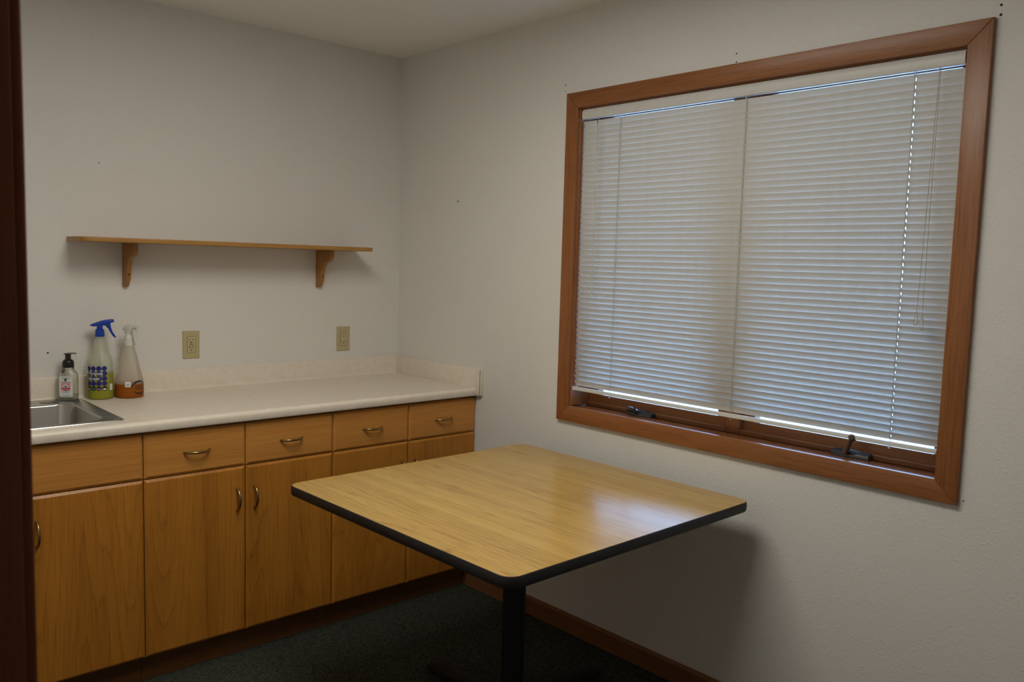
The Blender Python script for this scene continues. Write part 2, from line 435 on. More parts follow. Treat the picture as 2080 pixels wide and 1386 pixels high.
# ------------------------------------------------------------------ ceiling lamp (recessed troffer over the middle of the room)
LX0, LX1, LY0, LY1 = -1.60, -1.06, -2.42, -1.24
lamp = thing('ceiling_light', 'flat rectangular ceiling light with white frame and glowing diffuser', 'ceiling light', ((LX0 + LX1) / 2, (LY0 + LY1) / 2, H - .02))
lo = lamp.location.copy()
bm = framed_slab(H - .02, H, (LX0 - .03, LX1 + .03), (LY0 - .03, LY1 + .03), (LX0, LX1), (LY0, LY1))
for v in bm.verts: v.co = Vector((v.co.y, v.co.z, v.co.x))
bmesh.ops.recalc_face_normals(bm, faces=bm.faces)
obj('frame', bm, M['lamp_frame'], lamp, lo)
obj('diffuser', box(B(), LX0, LX1, LY0, LY1, H - .010, H - .004), M['diffuser'], lamp, lo)

# ------------------------------------------------------------------ window
win = bpy.data.objects.new('window_1', None); C.objects.link(win)
tag(win, 'brown wood-framed double casement window behind the blind', kind='structure')
CW = .060; CT = .016
oy0, oy1, oz0, oz1 = WY0 + CW, WY1 - CW, WZ0 - CW, WZ1 + CW
def casing(p, mat):
    """mitred casing board: outline in (y, z), eased edges"""
    bm = B(); prism(bm, p, 'x', -CT, 0)
    es = [e for e in bm.edges if all(abs(v.co.x + CT) < 1e-6 for v in e.verts)]
    bmesh.ops.bevel(bm, geom=es, offset=.0022, segments=2, profile=.5, affect='EDGES')
    obj('casing', bm, mat, win, smooth=40)
g = .0003
casing([(WY0, WZ0), (oy0, oz0 + g), (oy0, oz1 - g), (WY0, WZ1)], M['trim_z'])
casing([(WY1, WZ0), (oy1, oz0 + g), (oy1, oz1 - g), (WY1, WZ1)], M['trim_z'])
casing([(WY0, WZ1), (oy0 - g, oz1), (oy1 + g, oz1), (WY1, WZ1)], M['trim_y'])
casing([(WY0, WZ0), (oy0 - g, oz0), (oy1 + g, oz0), (WY1, WZ0)], M['trim_y'])
RV = .004
obj('jamb', box(B(), 0, .138, WY0 - RV, WY0 + .014, WZ0 + .0, WZ1, .0015, 1), M['trim_z'], win)
obj('jamb', box(B(), 0, .138, WY1 - .014, WY1 + RV, WZ0 + .0, WZ1, .0015, 1), M['trim_z'], win)
obj('head_jamb', box(B(), 0, .138, WY1 + RV, WY0 - RV, WZ1 - RV, WZ1 + .014, .0015, 1), M['trim_y'], win)
obj('sill', box(B(), 0, .138, WY1 - .014, WY0 + .014, WZ0 - .018, WZ0 - .004, .0015, 1), M['sill'], win)
SX = .085
MC = -1.868
obj('mullion', box(B(), SX, .135, MC - .026, MC + .026, WZ0 - .004, WZ1 - RV, .002, 1), M['trim_z'], win)
for y0, y1 in ((WY0 - RV - .001, MC + .027), (MC - .027, WY1 + RV + .001)):
    s = obj('frame_stop', box(B(), SX, SX + .02, y1, y0, WZ0 - .004, WZ0 + .012, .002, 1), M['trim_y'], win)
    f = .045
    bm = framed_slab(SX + .02, SX + .055, (y1, y0), (WZ0 + .0, WZ1 - .006), (y1 + f, y0 - f), (WZ0 + .043, WZ1 - .027))
    sash = obj('sash', bm, M['sill'], win)
    obj('pane', box(B(), SX + .036, SX + .040, y1 + f - .004, y0 - f + .004, WZ0 + .039, WZ1 - .020), M['glass'], sash)

def crank(yc, handle_up):
    """casement operator: long rounded housing with a folding crank handle"""
    bm = B()
    loops = []
    zb = WZ0 - .004
    for y, h, d in ((-.062, .010, .020), (-.058, .018, .026), (-.02, .021, .030), (.0, .024, .033), (.02, .021, .030), (.058, .018, .026), (.062, .010, .020)):
        loops.append([(SX - d, yc + y, zb), (SX - d, yc + y, zb + h * .55), (SX - d * .72, yc + y, zb + h * .92), (SX - d * .3, yc + y, zb + h), (SX, yc + y, zb + h), (SX, yc + y, zb)])
    loft(bm, loops)
    cr = obj('crank', bm, M['dark_metal'], win, smooth=50)
    bm = B()
    tube(bm, [(SX - .022, yc + .004, zb + .014), (SX - .044, yc + .004, zb + .024)], [.010, .008], 12)
    obj('spindle', bm, M['dark_metal'], cr, smooth=50)
    if handle_up:
        a = Vector((SX - .042, yc + .004, zb + .020)); e = Vector((SX - .066, yc - .026, zb + .070))
        bm = B(); tube(bm, [a, a.lerp(e, .5), e], [.0085, .0065, .006], 10); obj('crank_arm', bm, M['bronze_handle'], cr, smooth=50)
        bm = B(); tube(bm, [e + Vector((.020, .003, -.004)), e + Vector((.016, .003, -.003)), e - Vector((.016, .004, -.004)), e - Vector((.019, .004, -.004))], [.007, .0095, .0095, .007], 14)
        obj('crank_knob', bm, M['bronze_handle'], cr, smooth=50)
    else:
        bm = B()
        tube(bm, [(SX - .046, yc + .034, zb + .026), (SX - .050, yc + .030, zb + .026), (SX - .050, yc + .012, zb + .026), (SX - .046, yc + .008, zb + .026)], [.006, .010, .010, .006], 14)
        obj('crank_knob', bm, M['dark_metal'], cr, smooth=50)
crank(-1.481, False)
crank(-2.292, True)

# ------------------------------------------------------------------ mini blind hanging in the window
BX = .020
by0, by1 = -1.1935, -2.5600
ym = (by0 + by1) / 2; hl = (by0 - by1) / 2
blind = thing('mini_blind', 'closed ivory aluminium mini blind hanging inside the wood window frame', 'blind', (BX, ym, .96))
bo = Vector((BX, ym, .96))
hz0, hz1 = 2.0165, 2.0545
prof = [(.032, hz0 + .004), (.005, hz0 + .003), (.004, hz0), (.0015, hz0 + .002), (.0, hz0 + .010), (-.0005, hz0 + .024), (.002, hz0 + .034), (.006, hz1), (.032, hz1)]
bm = B(); loft(bm, [[(x, y, z) for x, z in prof] for y in (by0 - .004, by1 + .001)]); obj('headrail', bm, M['blind'], blind, bo, smooth=40)
PITCH_S, NS, TOPZ = .02031, 50, 1.9985
TILT = math.radians(72); SW = .0252
ladders = (-1.377, -1.902, -2.428)
def slat_mesh():
    bm = B()
    ts = [-.5, -.3, -.16, .16, .3, .5]
    ys = [by0]
    for l, h in zip(ladders, (.0003, .0003, .0009)): ys += [l + h, l - h]
    ys.append(by1)
    wd = Vector((math.cos(TILT), 0, -math.sin(TILT)))      # from the room edge (up) to the outer edge (down)
    nn = Vector((math.sin(TILT), 0, math.cos(TILT)))       # outward
    rows = []
    for y in ys:
        rows.append([bm.verts.new(wd * (t * SW) + nn * (.0008 * (1 - 4 * t * t)) + Vector((0, y - ym, 0))) for t in ts])
    for i in range(len(ys) - 1):
        for j in range(len(ts) - 1):
            if i == 5 and j == 2: continue            # cord slot
            bm.faces.new((rows[i][j], rows[i + 1][j], rows[i + 1][j + 1], rows[i][j + 1]))
    return bm
s0 = obj('slat', slat_mesh(), M['blind'], blind, smooth=60)
for k in range(NS):          # the slats hang a little more open towards the bottom
    o = s0 if k == 0 else link_copy(s0, blind)
    o.location = (0, 0, TOPZ - k * PITCH_S - bo.z)
    o.rotation_euler = (0, math.radians(76 - 13 * (k / (NS - 1)) ** 1.3 + random.uniform(-.12, .12)) - TILT, 0)
botz = TOPZ - NS * PITCH_S - .0025
bm = B(); loft(bm, [[(BX + x, y, z) for x, z in ((-.0135, botz - .0045), (-.0125, botz + .004), (-.006, botz + .0065), (.006, botz + .0065), (.0125, botz + .004), (.0135, botz - .0045), (.0, botz - .0060))] for y in (by0 + .001, by1 + .002)])
rail = obj('bottom_rail', bm, M['blind'], blind, bo, smooth=40)
obj('rail_end_cap', box(B(), BX - .0155, BX + .0145, by0 + .001, by0 + .006, botz - .0075, botz + .0075, .002, 2), M['white_plastic'], rail, bo, smooth=40)
for l in ladders:
    for dx in (-.0085, .0085):
        obj('ladder_string', tube(B(), [(BX + dx, l, hz0 + .004), (BX + dx, l, 1.5), (BX + dx, l, botz)], .0006, 5), M['cord'], blind, bo)
    # lift cord weaves through the slots
    pts = []
    for k in range(NS):
        z = TOPZ - k * PITCH_S
        pts += [(BX - .001, l + .0006, z)]
    obj('lift_cord', tube(B(), [(BX, l, hz0 + .003)] + pts + [(BX, l, botz)], .0007, 5), M['cord'], blind, bo)
    bm = B(); tube(bm, [(BX - .006, l, botz - .0055), (BX - .006, l, botz - .010), (BX - .006, l - .001, botz - .014)], [.0045, .0035, .001], 8); obj('cord_plug', bm, M['clear_plastic'], blind, bo, smooth=50)
    bm = B(); tube(bm, [(BX - .0085, l, hz0 + .006), (BX - .0095, l, hz0 - .006)], .0022, 6); obj('cord_guide', bm, M['clear_plastic'], blind, bo)
# tilt wand and pull cords
bm = B(); tube(bm, [(-.006, -1.287, 2.016), (-.010, -1.287, 2.004), (-.014, -1.289, 1.997), (-.012, -1.290, 1.990)], .0014, 6); obj('wand_hook', bm, M['dark_metal'], blind, bo)
bm = B(); tube(bm, [(-.014, -1.2895, 1.992), (-.014, -1.290, 1.975), (-.016, -1.292, 1.36), (-.016, -1.292, 1.346)], [.0030, .0036, .0036, .0042], 6); obj('tilt_wand', bm, M['clear_plastic'], blind, bo)
for (yt, yb, zb) in ((-2.4985, -2.4915, 1.338), (-2.5015, -2.5065, 1.326)):
    bm = B(); tube(bm, [(-.004, yt, hz0), (-.012, yt + (yb - yt) * .3, 1.75), (-.022, yb, zb + .02)], .0008, 5); cd = obj('pull_cord', bm, M['cord'], blind, bo)
    bm = B(); tube(bm, [(-.022, yb, zb + .022), (-.022, yb, zb + .016), (-.022, yb, zb - .010), (-.022, yb, zb - .012)], [.003, .0046, .0058, .004], 10); obj('tassel', bm, M['clear_plastic'], cd, bo, smooth=50)

# ------------------------------------------------------------------ base cabinets
FY = -.6154; FT = .019
XB = [-.0028, -.364, -.7214, -1.0773, -1.432, -1.790, -2.1765]
ZT, ZD, ZB = .8665, .7135, .1006
def front(bm, x0, x1, z0, z1):
    """slab front with a chamfer all round the face"""
    c, d = .0085, .006
    loft(bm, [[(x0, FY + FT, z0), (x1, FY + FT, z0), (x1, FY + FT, z1), (x0, FY + FT, z1)],
              [(x0, FY + d, z0), (x1, FY + d, z0), (x1, FY + d, z1), (x0, FY + d, z1)],
              [(x0 + c, FY, z0 + c), (x1 - c, FY, z0 + c), (x1 - c, FY, z1 - c), (x0 + c, FY, z1 - c)]])
    return bm
def pull_joined(p0, p1, parent, off):
    p0, p1 = Vector(p0), Vector(p1)
    d = (p1 - p0); L = d.length; d.normalize()
    pts, rad = [], []
    for k in range(19):
        a = k / 18
        s = .5 - .5 * math.cos(PI * a)
        hgt = .026 * (1 - abs(2 * s - 1) ** 2.6) ** .75
        pts.append(p0 + d * (L * s) + Vector((0, -hgt, 0)))
        rad.append(.0056 if k in (0, 18) else .0041 + .0007 * (1 - abs(2 * a - 1)))
    pts[0].y += .0005; pts[-1].y += .0005
    bm = B(); tube(bm, pts, rad, 10)
    return obj('handle', bm, M['brass'], parent, off, smooth=60)
def cabinet(i0, label, sink):
    x1, xm, x0 = XB[i0], XB[i0 + 1], XB[i0 + 2]
    off = Vector(((x0 + x1) / 2, -.3, 0))
    t = thing('base_cabinet', label, 'cabinet', off, 0, 'oak base cabinets under the counter')
    bm = B()    # open-topped carcass: sides, back, bottom, centre rail
    w = .016
    z0, z1, yb, yf = ZB, .8785, -.004, FY + FT + .001
    # U section swept: outer/inner shell as one closed body
    O = [(x0 + .0005, yf), (x1 - .0005, yf), (x1 - .0005, yb), (x0 + .0005, yb)]
    I = [(x0 + w, yf + w), (x1 - w, yf + w), (x1 - w, yb - w), (x0 + w, yb - w)]
    loft(bm, [[(x, y, z0 + w) for x, y in I], [(x, y, z1) for x, y in I], [(x, y, z1) for x, y in O], [(x, y, z0) for x, y in O]])
    obj('body', bm, M['carcass'], t, off)
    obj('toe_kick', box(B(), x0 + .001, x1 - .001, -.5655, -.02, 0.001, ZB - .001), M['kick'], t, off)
    for k, (a, b_) in enumerate(((x0, xm), (xm, x1))):
        a += .0015; b_ -= .0015
        nm = 'false_front' if sink else 'drawer'
        dr = obj(nm, front(B(), a, b_, ZD + .0015, ZT), M['drawer_oak'], t, off)
        dd = obj('door', front(B(), a, b_, ZB, ZD - .0015), M['door_oak'], t, off)
        c = (a + b_) / 2
        if not sink:
            pull_joined((c - .043, FY, .789), (c + .043, FY, .789), dr, off)
        hx2 = (xm - .0335, xm + .0325)[k] if not sink else (xm - .036, xm + .039)[k]
        pull_joined((hx2, FY, .554), (hx2, FY, .634), dd, off)
    return t
cabinet(0, 'honey oak base cabinet in the corner beside the window wall', False)
cabinet(2, 'honey oak base cabinet in the middle, between sink cabinet and corner cabinet', False)
cabinet(4, 'honey oak sink cabinet with plain handleless top fronts below the steel sink', True)

# ------------------------------------------------------------------ countertop with rolled front and coved splash
ZC, ZE, ZS = .9106, .8788, .9951
SKX0, SKX1, SKY0, SKY1 = -2.105, -1.469, -.562, -.030      # sink rim
ctop = thing('countertop', 'speckled cream laminate countertop with rolled front edge and low backsplash', 'countertop', (-1.08, -.3, ZE))
co = Vector((-1.08, -.3, ZE))
cy0, cy1 = -.545, -.070       # sink cutout
P = [(0, ZS), (-.016, ZS), (-.0185, ZS - .0015), (-.0195, ZS - .004), (-.0195, ZC + .012)]
for k in range(1, 6):
    a = k / 5 * PI / 2
    P.append((-.0195 - .012 * (1 - math.cos(a)), ZC + .012 - .012 * math.sin(a)))
iA = len(P); P.append((cy1, ZC)); P.append((cy0, ZC))
P += [(-.598, ZC), (-.612, ZC + .0016), (-.620, ZC + .0020)]
for k in range(1, 9):
    a = k / 8 * PI / 2
    P.append((-.620 - .0163 * math.sin(a), ZC + .0020 - .0150 * (1 - math.cos(a))))
P += [(-.6363, ZE + .003), (-.6345, ZE), (-.600, ZE)]
iB = len(P); P += [(cy0, ZE), (cy1, ZE)]
P += [(0, ZE)]
bm = B()
xs = [XL + .001, SKX0 + .03, SKX1 - .015, -.0198]
cols = [[bm.verts.new((x, y, z)) for y, z in P] for x in xs]
n = len(P)
for i in range(3):
    for j in range(n):
        k = (j + 1) % n
        if i == 1 and (j == iA or j == iB): continue
        bm.faces.new((cols[i][j], cols[i][k], cols[i + 1][k], cols[i + 1][j]))
bm.faces.new(cols[0]); bm.faces.new(cols[-1][::-1])
for j in (1, 2):      # cut faces of the sink opening
    bm.faces.new((cols[j][iA], cols[j][iA + 1], cols[j][iB], cols[j][iB + 1]))
for a, b_ in ((iA, iB + 1), (iA + 1, iB)):
    bm.faces.new((cols[1][a], cols[2][a], cols[2][b_], cols[1][b_]))
bmesh.ops.recalc_face_normals(bm, faces=bm.faces)
obj('counter_slab', bm, M['laminate'], ctop, co, smooth=40)
bm = B(); box(bm, -.0192, -.0002, -.6587, -.0005, ZE, ZS, .0015, 2)
obj('side_splash', bm, M['laminate'], ctop, co, smooth=40)
bm = B(); box(bm, -.0205, -.0190, -.6587, -.6575, ZE + .0005, ZS - .0005)
obj('seam', bm, M['slot'], ctop, co)

# ------------------------------------------------------------------ sink
sink = thing('kitchen_sink', 'stainless steel drop-in sink with rounded basin set in the counter', 'sink', ((SKX0 + SKX1) / 2, -.29, ZC))
so = sink.location.copy()
IX0, IX1, IY0, IY1 = -2.060, -1.522, -.528, -.140
z = ZC
bm = B()
loft(bm, [rrect(SKX0, SKX1, SKY0, SKY1, .022, z + .0003, 6),
          rrect(SKX0 + .001, SKX1 - .001, SKY0 + .001, SKY1 - .001, .022, z + .0030, 6),
          rrect(SKX0 + .006, SKX1 - .006, SKY0 + .006, SKY1 - .006, .020, z + .0052, 6),
          rrect(SKX0 + .012, SKX1 - .012, SKY0 + .011, SKY1 - .012, .018, z + .0048, 6),
          rrect(SKX0 + .017, SKX1 - .017, SKY0 + .014, SKY1 - .017, .018, z + .0028, 6),
          rrect(IX0 - .006, IX1 + .006, IY0 - .006, IY1 + .006, .060, z + .0026, 6),
          rrect(IX0 - .002, IX1 + .002, IY0 - .002, IY1 + .002, .058, z + .0012, 6),
          rrect(IX0, IX1, IY0, IY1, .056, z - .004, 6),
          rrect(IX0 + .010, IX1 - .010, IY0 + .010, IY1 - .010, .052, z - .13, 6),
          rrect(IX0 + .018, IX1 - .018, IY0 + .018, IY1 - .018, .050, z - .150, 6),
          rrect(IX0 + .035, IX1 - .035, IY0 + .035, IY1 - .035, .045, z - .160, 6)], cap0=False)
obj('basin', bm, M['steel'], sink, so, smooth=50)
bm = B(); lathe(bm, [(.026, z + .0026), (.0275, z + .0034), (.026, z + .0046), (.012, z + .0052)], 24, -1.587, -.083)
obj('hole_cover', bm, M['steel_dark'], sink, so, smooth=40)
bm = B(); lathe(bm, [(.045, z - .1598), (.044, z - .158), (.036, z - .1585), (.03, z - .1595)], 24, (IX0 + IX1) / 2, (IY0 + IY1) / 2)
obj('drain', bm, M['steel_dark'], sink, so, smooth=40)

# ------------------------------------------------------------------ wall shelf
SH0, SH1, SX0, SX1, SD = 1.4998, 1.5170, -1.4920, -.2680, .200
shelf = thing('wall_shelf', 'narrow oak wall shelf on two scrolled brackets above the counter', 'shelf', ((SX0 + SX1) / 2, 0, SH0))
sho = shelf.location.copy()
out = [(SX1, -.001), (SX0, -.001)]
R = .035
for k in range(7):
    a = PI + k / 6 * PI / 2
    out.append((SX0 + R + R * math.cos(a), -SD + R + R * math.sin(a)))
for k in range(7):
    a = 1.5 * PI + k / 6 * PI / 2
    out.append((SX1 - R + R * math.cos(a), -SD + R + R * math.sin(a)))
bm = B(); prism(bm, out, 'z', SH0, SH1)
es = [e for e in bm.edges if abs(e.verts[0].co.z - e.verts[1].co.z) < 1e-6 and max(v.co.y for v in e.verts) < -.002]
bmesh.ops.bevel(bm, geom=es, offset=.003, segments=3, profile=.5, affect='EDGES')
obj('board', bm, M['shelf_oak_x'], shelf, sho, smooth=40)
BH = .1685; BD = .130
bp_ = [(BD, 0), (BD, .17), (BD - .003, .22), (BD - .010, .27), (BD - .022, .305), (BD - .036, .33), (BD - .050, .36), (BD - .062, .405), (BD - .070, .47), (.055, .55), (.051, .64), (.049, .72), (.047, .78), (.042, .84), (.033, .91), (.026, .965), (.020, .99), (.012, 1.0)]
for bx in (-1.2975, -.4585):
    bm = B()
    prism(bm, [(-.0005, SH0 - .0003)] + [(-d, SH0 - .0003 - t * BH) for d, t in bp_] + [(-.0005, SH0 - BH)], 'x', bx, bx + .0185)
    es = [e for e in bm.edges if abs(e.verts[0].co.x - e.verts[1].co.x) < 1e-6 and max(v.co.y for v in e.verts) < -.005 and max(v.co.z for v in e.verts) < SH0 - .001]
    bmesh.ops.bevel(bm, geom=es, offset=.0025, segments=2, profile=.5, affect='EDGES')
    br = obj('bracket', bm, M['shelf_oak_z'], shelf, sho, smooth=35)
    bm = B(); zz = SH0 - .715 * BH; tube(bm, [(bx + .0092, -.046, zz), (bx + .0092, -.0496, zz - .0)], .0036, 10)
    obj('screw_hole', bm, M['hole'], br, sho)

# ------------------------------------------------------------------ wall outlets
def outlet(x, z, label, gfci):
    t = thing('wall_outlet', label, 'outlet', (x, 0, z), 0, 'ivory outlets over the counter')
    bm = B(); W, Hh = .035, .057
    loft(bm, [[(sx * W, -.0002, sz * Hh) for sx, sz in ((-1, -1), (1, -1), (1, 1), (-1, 1))],
              [(sx * W, -.0030, sz * Hh) for sx, sz in ((-1, -1), (1, -1), (1, 1), (-1, 1))],
              [(sx * (W - .003), -.0058, sz * (Hh - .003)) for sx, sz in ((-1, -1), (1, -1), (1, 1), (-1, 1))]])
    obj('plate', bm, M['ivory'], t)
    bm = B(); box(bm, -.0165, .0165, -.0075, -.004, -.0335, .0335, .001, 2); rc = obj('receptacle', bm, M['ivory_recept'], t, smooth=40)
    bm = B(); bm2 = framed_slab(-.0061, -.0056, (-.0175, .0175), (-.0345, .0345), (-.0166, .0166), (-.0336, .0336))
    for v in bm2.verts: v.co = Vector((v.co.y, v.co.x, v.co.z))
    bmesh.ops.recalc_face_normals(bm2, faces=bm2.faces); bm.free()
    obj('gap', bm2, M['slot'], t)
    for zc in (.0165, -.0165):
        for sx in (-1, 1):
            obj('slot', box(B(), sx * .0064 - .0011, sx * .0064 + .0011, -.0077, -.007, zc + .001, zc + .0085), M['slot'], rc)
        bm = B(); tube(bm, [(0, -.007, zc - .0060), (0, -.0077, zc - .0060)], .0026, 12); obj('ground_hole', bm, M['slot'], rc)
    if gfci:
        for zc in (.0042, -.0042):
            obj('button_gap', box(B(), -.0080, .0080, -.00765, -.007, zc - .0036, zc + .0036), M['slot'], rc)
            obj('button', box(B(), -.0070, .0070, -.0084, -.0072, zc - .0027, zc + .0027, .0004, 1), M['ivory_recept'], rc)
    for zc in (.0484, -.0484):
        bm = B(); tube(bm, [(0, -.0055, zc), (0, -.0064, zc)], [.0034, .0028], 12); obj('screw', bm, M['ivory'], t)
    return t
outlet(-1.0319, 1.0925, 'ivory wall outlet with two small test buttons, beside the spray bottles', True)
outlet(-.3129, 1.0895, 'ivory wall outlet without buttons, near the room corner', False)

# ------------------------------------------------------------------ table
TX, TY, TZ, TS, TA = -.610, -1.5476, .745, 1.0375, .0146
table = thing('pedestal_table', 'square oak-laminate table with black edge on a black pedestal base', 'table', (TX, TY, 0), TA)
hs = TS / 2
bm = B(); R = .040
loft(bm, [rrect(-hs + .003, hs - .003, -hs + .003, hs - .003, R - .003, TZ - .004, 8), rrect(-hs + .003, hs - .003, -hs + .003, hs - .003, R - .003, TZ, 8)])
obj('tabletop', bm, M['table'], table)
bm = B()
loft(bm, [rrect(-hs + .006, hs - .006, -hs + .006, hs - .006, R - .006, TZ - .0315, 8), rrect(-hs + .002, hs - .002, -hs + .002, hs - .002, R - .002, TZ - .030, 8),
          rrect(-hs, hs, -hs, hs, R, TZ - .026, 8), rrect(-hs - .001, hs + .001, -hs - .001, hs + .001, R, TZ - .015, 8), rrect(-hs, hs, -hs, hs, R, TZ - .004, 8),
          rrect(-hs + .001, hs - .001, -hs + .001, hs - .001, R - .001, TZ - .0012, 8), rrect(-hs + .003, hs - .003, -hs + .003, hs - .003, R - .003, TZ - .0006, 8),
          rrect(-hs + .0031, hs - .0031, -hs + .0031, hs - .0031, R - .0031, TZ - .0045, 8)])
obj('edge_band', bm, M['edge'], table, smooth=50)
bm = B(); lathe(bm, [(.060, TZ - .050), (.060, TZ - .044), (.240, TZ - .036), (.240, TZ - .0317)], 4); obj('mounting_plate', bm, M['black_iron'], table)
bm = B(); lathe(bm, [(.0375, .055), (.0365, .07), (.0365, TZ - .048)], 28); obj('column', bm, M['black_iron'], table, smooth=40)
bm = B(); lathe(bm, [(.075, .030), (.074, .050), (.060, .064), (.042, .070)], 28); obj('hub', bm, M['black_iron'], table, smooth=40)
def foot():
    bm = B(); loops = []
    for d, w, zb, zt in ((.035, .034, .022, .062), (.12, .034, .020, .058), (.25, .031, .017, .049), (.36, .028, .013, .039), (.405, .025, .012, .033), (.425, .018, .012, .024)):
        loops.append([(d, -w, zb), (d, w, zb), (d, w, zt - .008), (d, w * .7, zt), (d, -w * .7, zt), (d, -w, zt - .008)])
    return loft(bm, loops)
f0 = obj('foot', foot(), M['black_iron'], table, smooth=45)
feet = [f0]
for k in range(1, 4):
    c = link_copy(f0, table); c.rotation_euler = (0, 0, k * PI / 2); feet.append(c)
bm = B(); lathe(bm, [(.016, .0005), (.018, .004), (.018, .010), (.008, .014)], 16, .395, 0); g0 = obj('glide', bm, M['black_iron'], f0, smooth=40)
for c in feet[1:]: link_copy(g0, c)

# ------------------------------------------------------------------ lettering helper
def text_mesh(txt, size, bold=.0):
    cu = bpy.data.curves.new('lettering', 'FONT'); cu.body = txt; cu.size = size; cu.align_x = 'CENTER'; cu.align_y = 'CENTER'
    cu.offset = bold; cu.resolution_u = 3
    o = bpy.data.objects.new('lettering', cu); C.objects.link(o)
    bpy.context.view_layer.update()
    me = bpy.data.meshes.new_from_object(o.evaluated_get(bpy.context.evaluated_depsgraph_get()))
    bpy.data.objects.remove(o); bpy.data.curves.remove(cu)
    bm = B(); bm.from_mesh(me); bpy.data.meshes.remove(me)
    return bm
def disc(bm, cx, cy, rx, ry=None, n=10):
    """ellipse cut into upright strips so that it can follow a curved body"""
    ry = ry or rx
    rows = []
    for i in range(n + 1):
        a = PI - PI * i / n
        x, h = cx + rx * math.cos(a), max(ry * math.sin(a), 1e-6)
        rows.append((bm.verts.new((x, cy - h, 0)), bm.verts.new((x, cy + h, 0))))
    for p, q in zip(rows[:-1], rows[1:]): bm.faces.new((p[0], q[0], q[1], p[1]))
    return bm
def rect(bm, x0, x1, y0, y1, nx=6):
    for i in range(nx):
        a, b_ = x0 + (x1 - x0) * i / nx, x0 + (x1 - x0) * (i + 1) / nx
        bm.faces.new([bm.verts.new(p) for p in ((a, y0, 0), (b_, y0, 0), (b_, y1, 0), (a, y1, 0))])
    bmesh.ops.remove_doubles(bm, verts=bm.verts, dist=1e-6)
    return bm
def wrap(bm, radius_at, lift, ang0=0.0):
    """lay a flat print (x across, y up) round a body of revolution; x is arc length, ang0 the facing"""
    for v in bm.verts:
        x, zz = v.co.x, v.co.y
        r = radius_at(zz)
        a = ang0 + x / r
        v.co = Vector(((r + lift) * math.sin(a), -(r + lift) * math.cos(a), zz))
    return bm
def interp(prof):
    def f(zz):
        for (r0, z0), (r1, z1) in zip(prof[:-1], prof[1:]):
            if z0 <= zz <= z1 and z1 > z0: return r0 + (r1 - r0) * (zz - z0) / (z1 - z0)
        return prof[0][0] if zz < prof[0][1] else prof[-1][0]
    return f
VIEW = -math.radians(14.4)       # yaw that turns a bottle's front to the doorway
def inset(prof, d, ztop, zbot):
    f = interp(prof)
    zs = [zbot] + [zz for _, zz in prof if zbot < zz < ztop] + [ztop]
    return [(f(zz) - d, zz) for zz in zs]

# ------------------------------------------------------------------ all purpose spray bottle (blue head)
sb = thing('spray_bottle', 'milky spray bottle with blue trigger head, blue dots and yellow-green liquid', 'spray bottle', (-1.4025, -.0690, ZC + .0004), VIEW)
pf = [(.036, 0), (.041, .001), (.0445, .006), (.0450, .012), (.0450, .128), (.0440, .139), (.0405, .152), (.0355, .163), (.0305, .173), (.0268, .184), (.0240, .196), (.0215, .208), (.0195, .216), (.0185, .224), (.0160, .226), (.0160, .236)]
bm = B(); lathe(bm, pf, 40); obj('bottle', bm, M['milky'], sb, smooth=50)
bm = B(); lathe(bm, inset(pf, -.0003, .100, .0012), 40); obj('liquid', bm, M['yellow_liquid'], sb, smooth=50)
bm = B(); lathe(bm, [(.0012, .02), (.0012, .236)], 8); obj('dip_tube', bm, M['milky'], sb)
bm = B(); lathe(bm, [(.0160, .2345), (.0165, .2365), (.0155, .2600), (.0120, .2635), (.0105, .2640)], 28); head = obj('trigger_head', bm, M['blue_plastic'], sb, smooth=40)
def extr(poly, half, mat, nm, parent, bev=.0025):
    bm = B(); prism(bm, poly, 'y', -half, half)
    es = [e for e in bm.edges if abs(e.verts[0].co.y - e.verts[1].co.y) < 1e-7]
    bmesh.ops.bevel(bm, geom=es, offset=bev, segments=2, profile=.5, affect='EDGES')
    return obj(nm, bm, mat, parent, smooth=50)
bm = B(); lathe(bm, [(.0105, .262), (.0100, .272), (.0125, .282)], 20); obj('neck', bm, M['blue_plastic'], head, smooth=40)
extr([(-.0345, .2785), (-.0175, .2860), (.0, .2925), (.018, .2975), (.034, .2995), (.0435, .3000), (.0470, .2975), (.0470, .2925), (.0440, .2885), (.0375, .2865), (.0365, .2825), (.0380, .2780), (.0330, .2745), (.020, .2755), (.012, .2770), (-.012, .2745), (-.022, .2730)], .0115, M['blue_plastic'], 'shroud', head)
extr([(.0190, .2770), (.0360, .2800), (.0385, .2690), (.0430, .2540), (.0500, .2420), (.0555, .2325), (.0545, .2305), (.0490, .2310), (.0420, .2390), (.0345, .2520), (.0290, .2640), (.0235, .2700)], .0075, M['blue_plastic'], 'trigger', head)
bm = B(); tube(bm, [(.0445, 0, .2940), (.0490, 0, .2942)], [.0062, .0055], 14); obj('nozzle', bm, M['blue_plastic'], head, smooth=40)
rad1 = interp(pf)
ROT1 = math.radians(-20)
DX, DZ0 = .0192, .0295
def dot_row(zc, colr, r=.0092):
    for k in range(4):
        bm = B(); disc(bm, (k - 2) * DX + .005, zc, r); wrap(bm, rad1, .0007, ROT1 + .08); obj('printed_dot', bm, colr, sb)
for rwi in range(5):
    dot_row(DZ0 + .0135 + rwi * .0188, M['ink_blue'] if rwi else M['ink_dark'])
for k, (m_, w_) in enumerate(((M['ink_white'], .004), (M['ink_green'], .006), (M['ink_purple'], .007), (M['ink_white'], .005))):
    bm = B(); xx = (k - 2) * DX + .005; rect(bm, xx - w_, xx + w_, DZ0 + .0085, DZ0 + .0135); wrap(bm, rad1, .0009, ROT1 + .08); obj('printed_icon', bm, m_, sb)
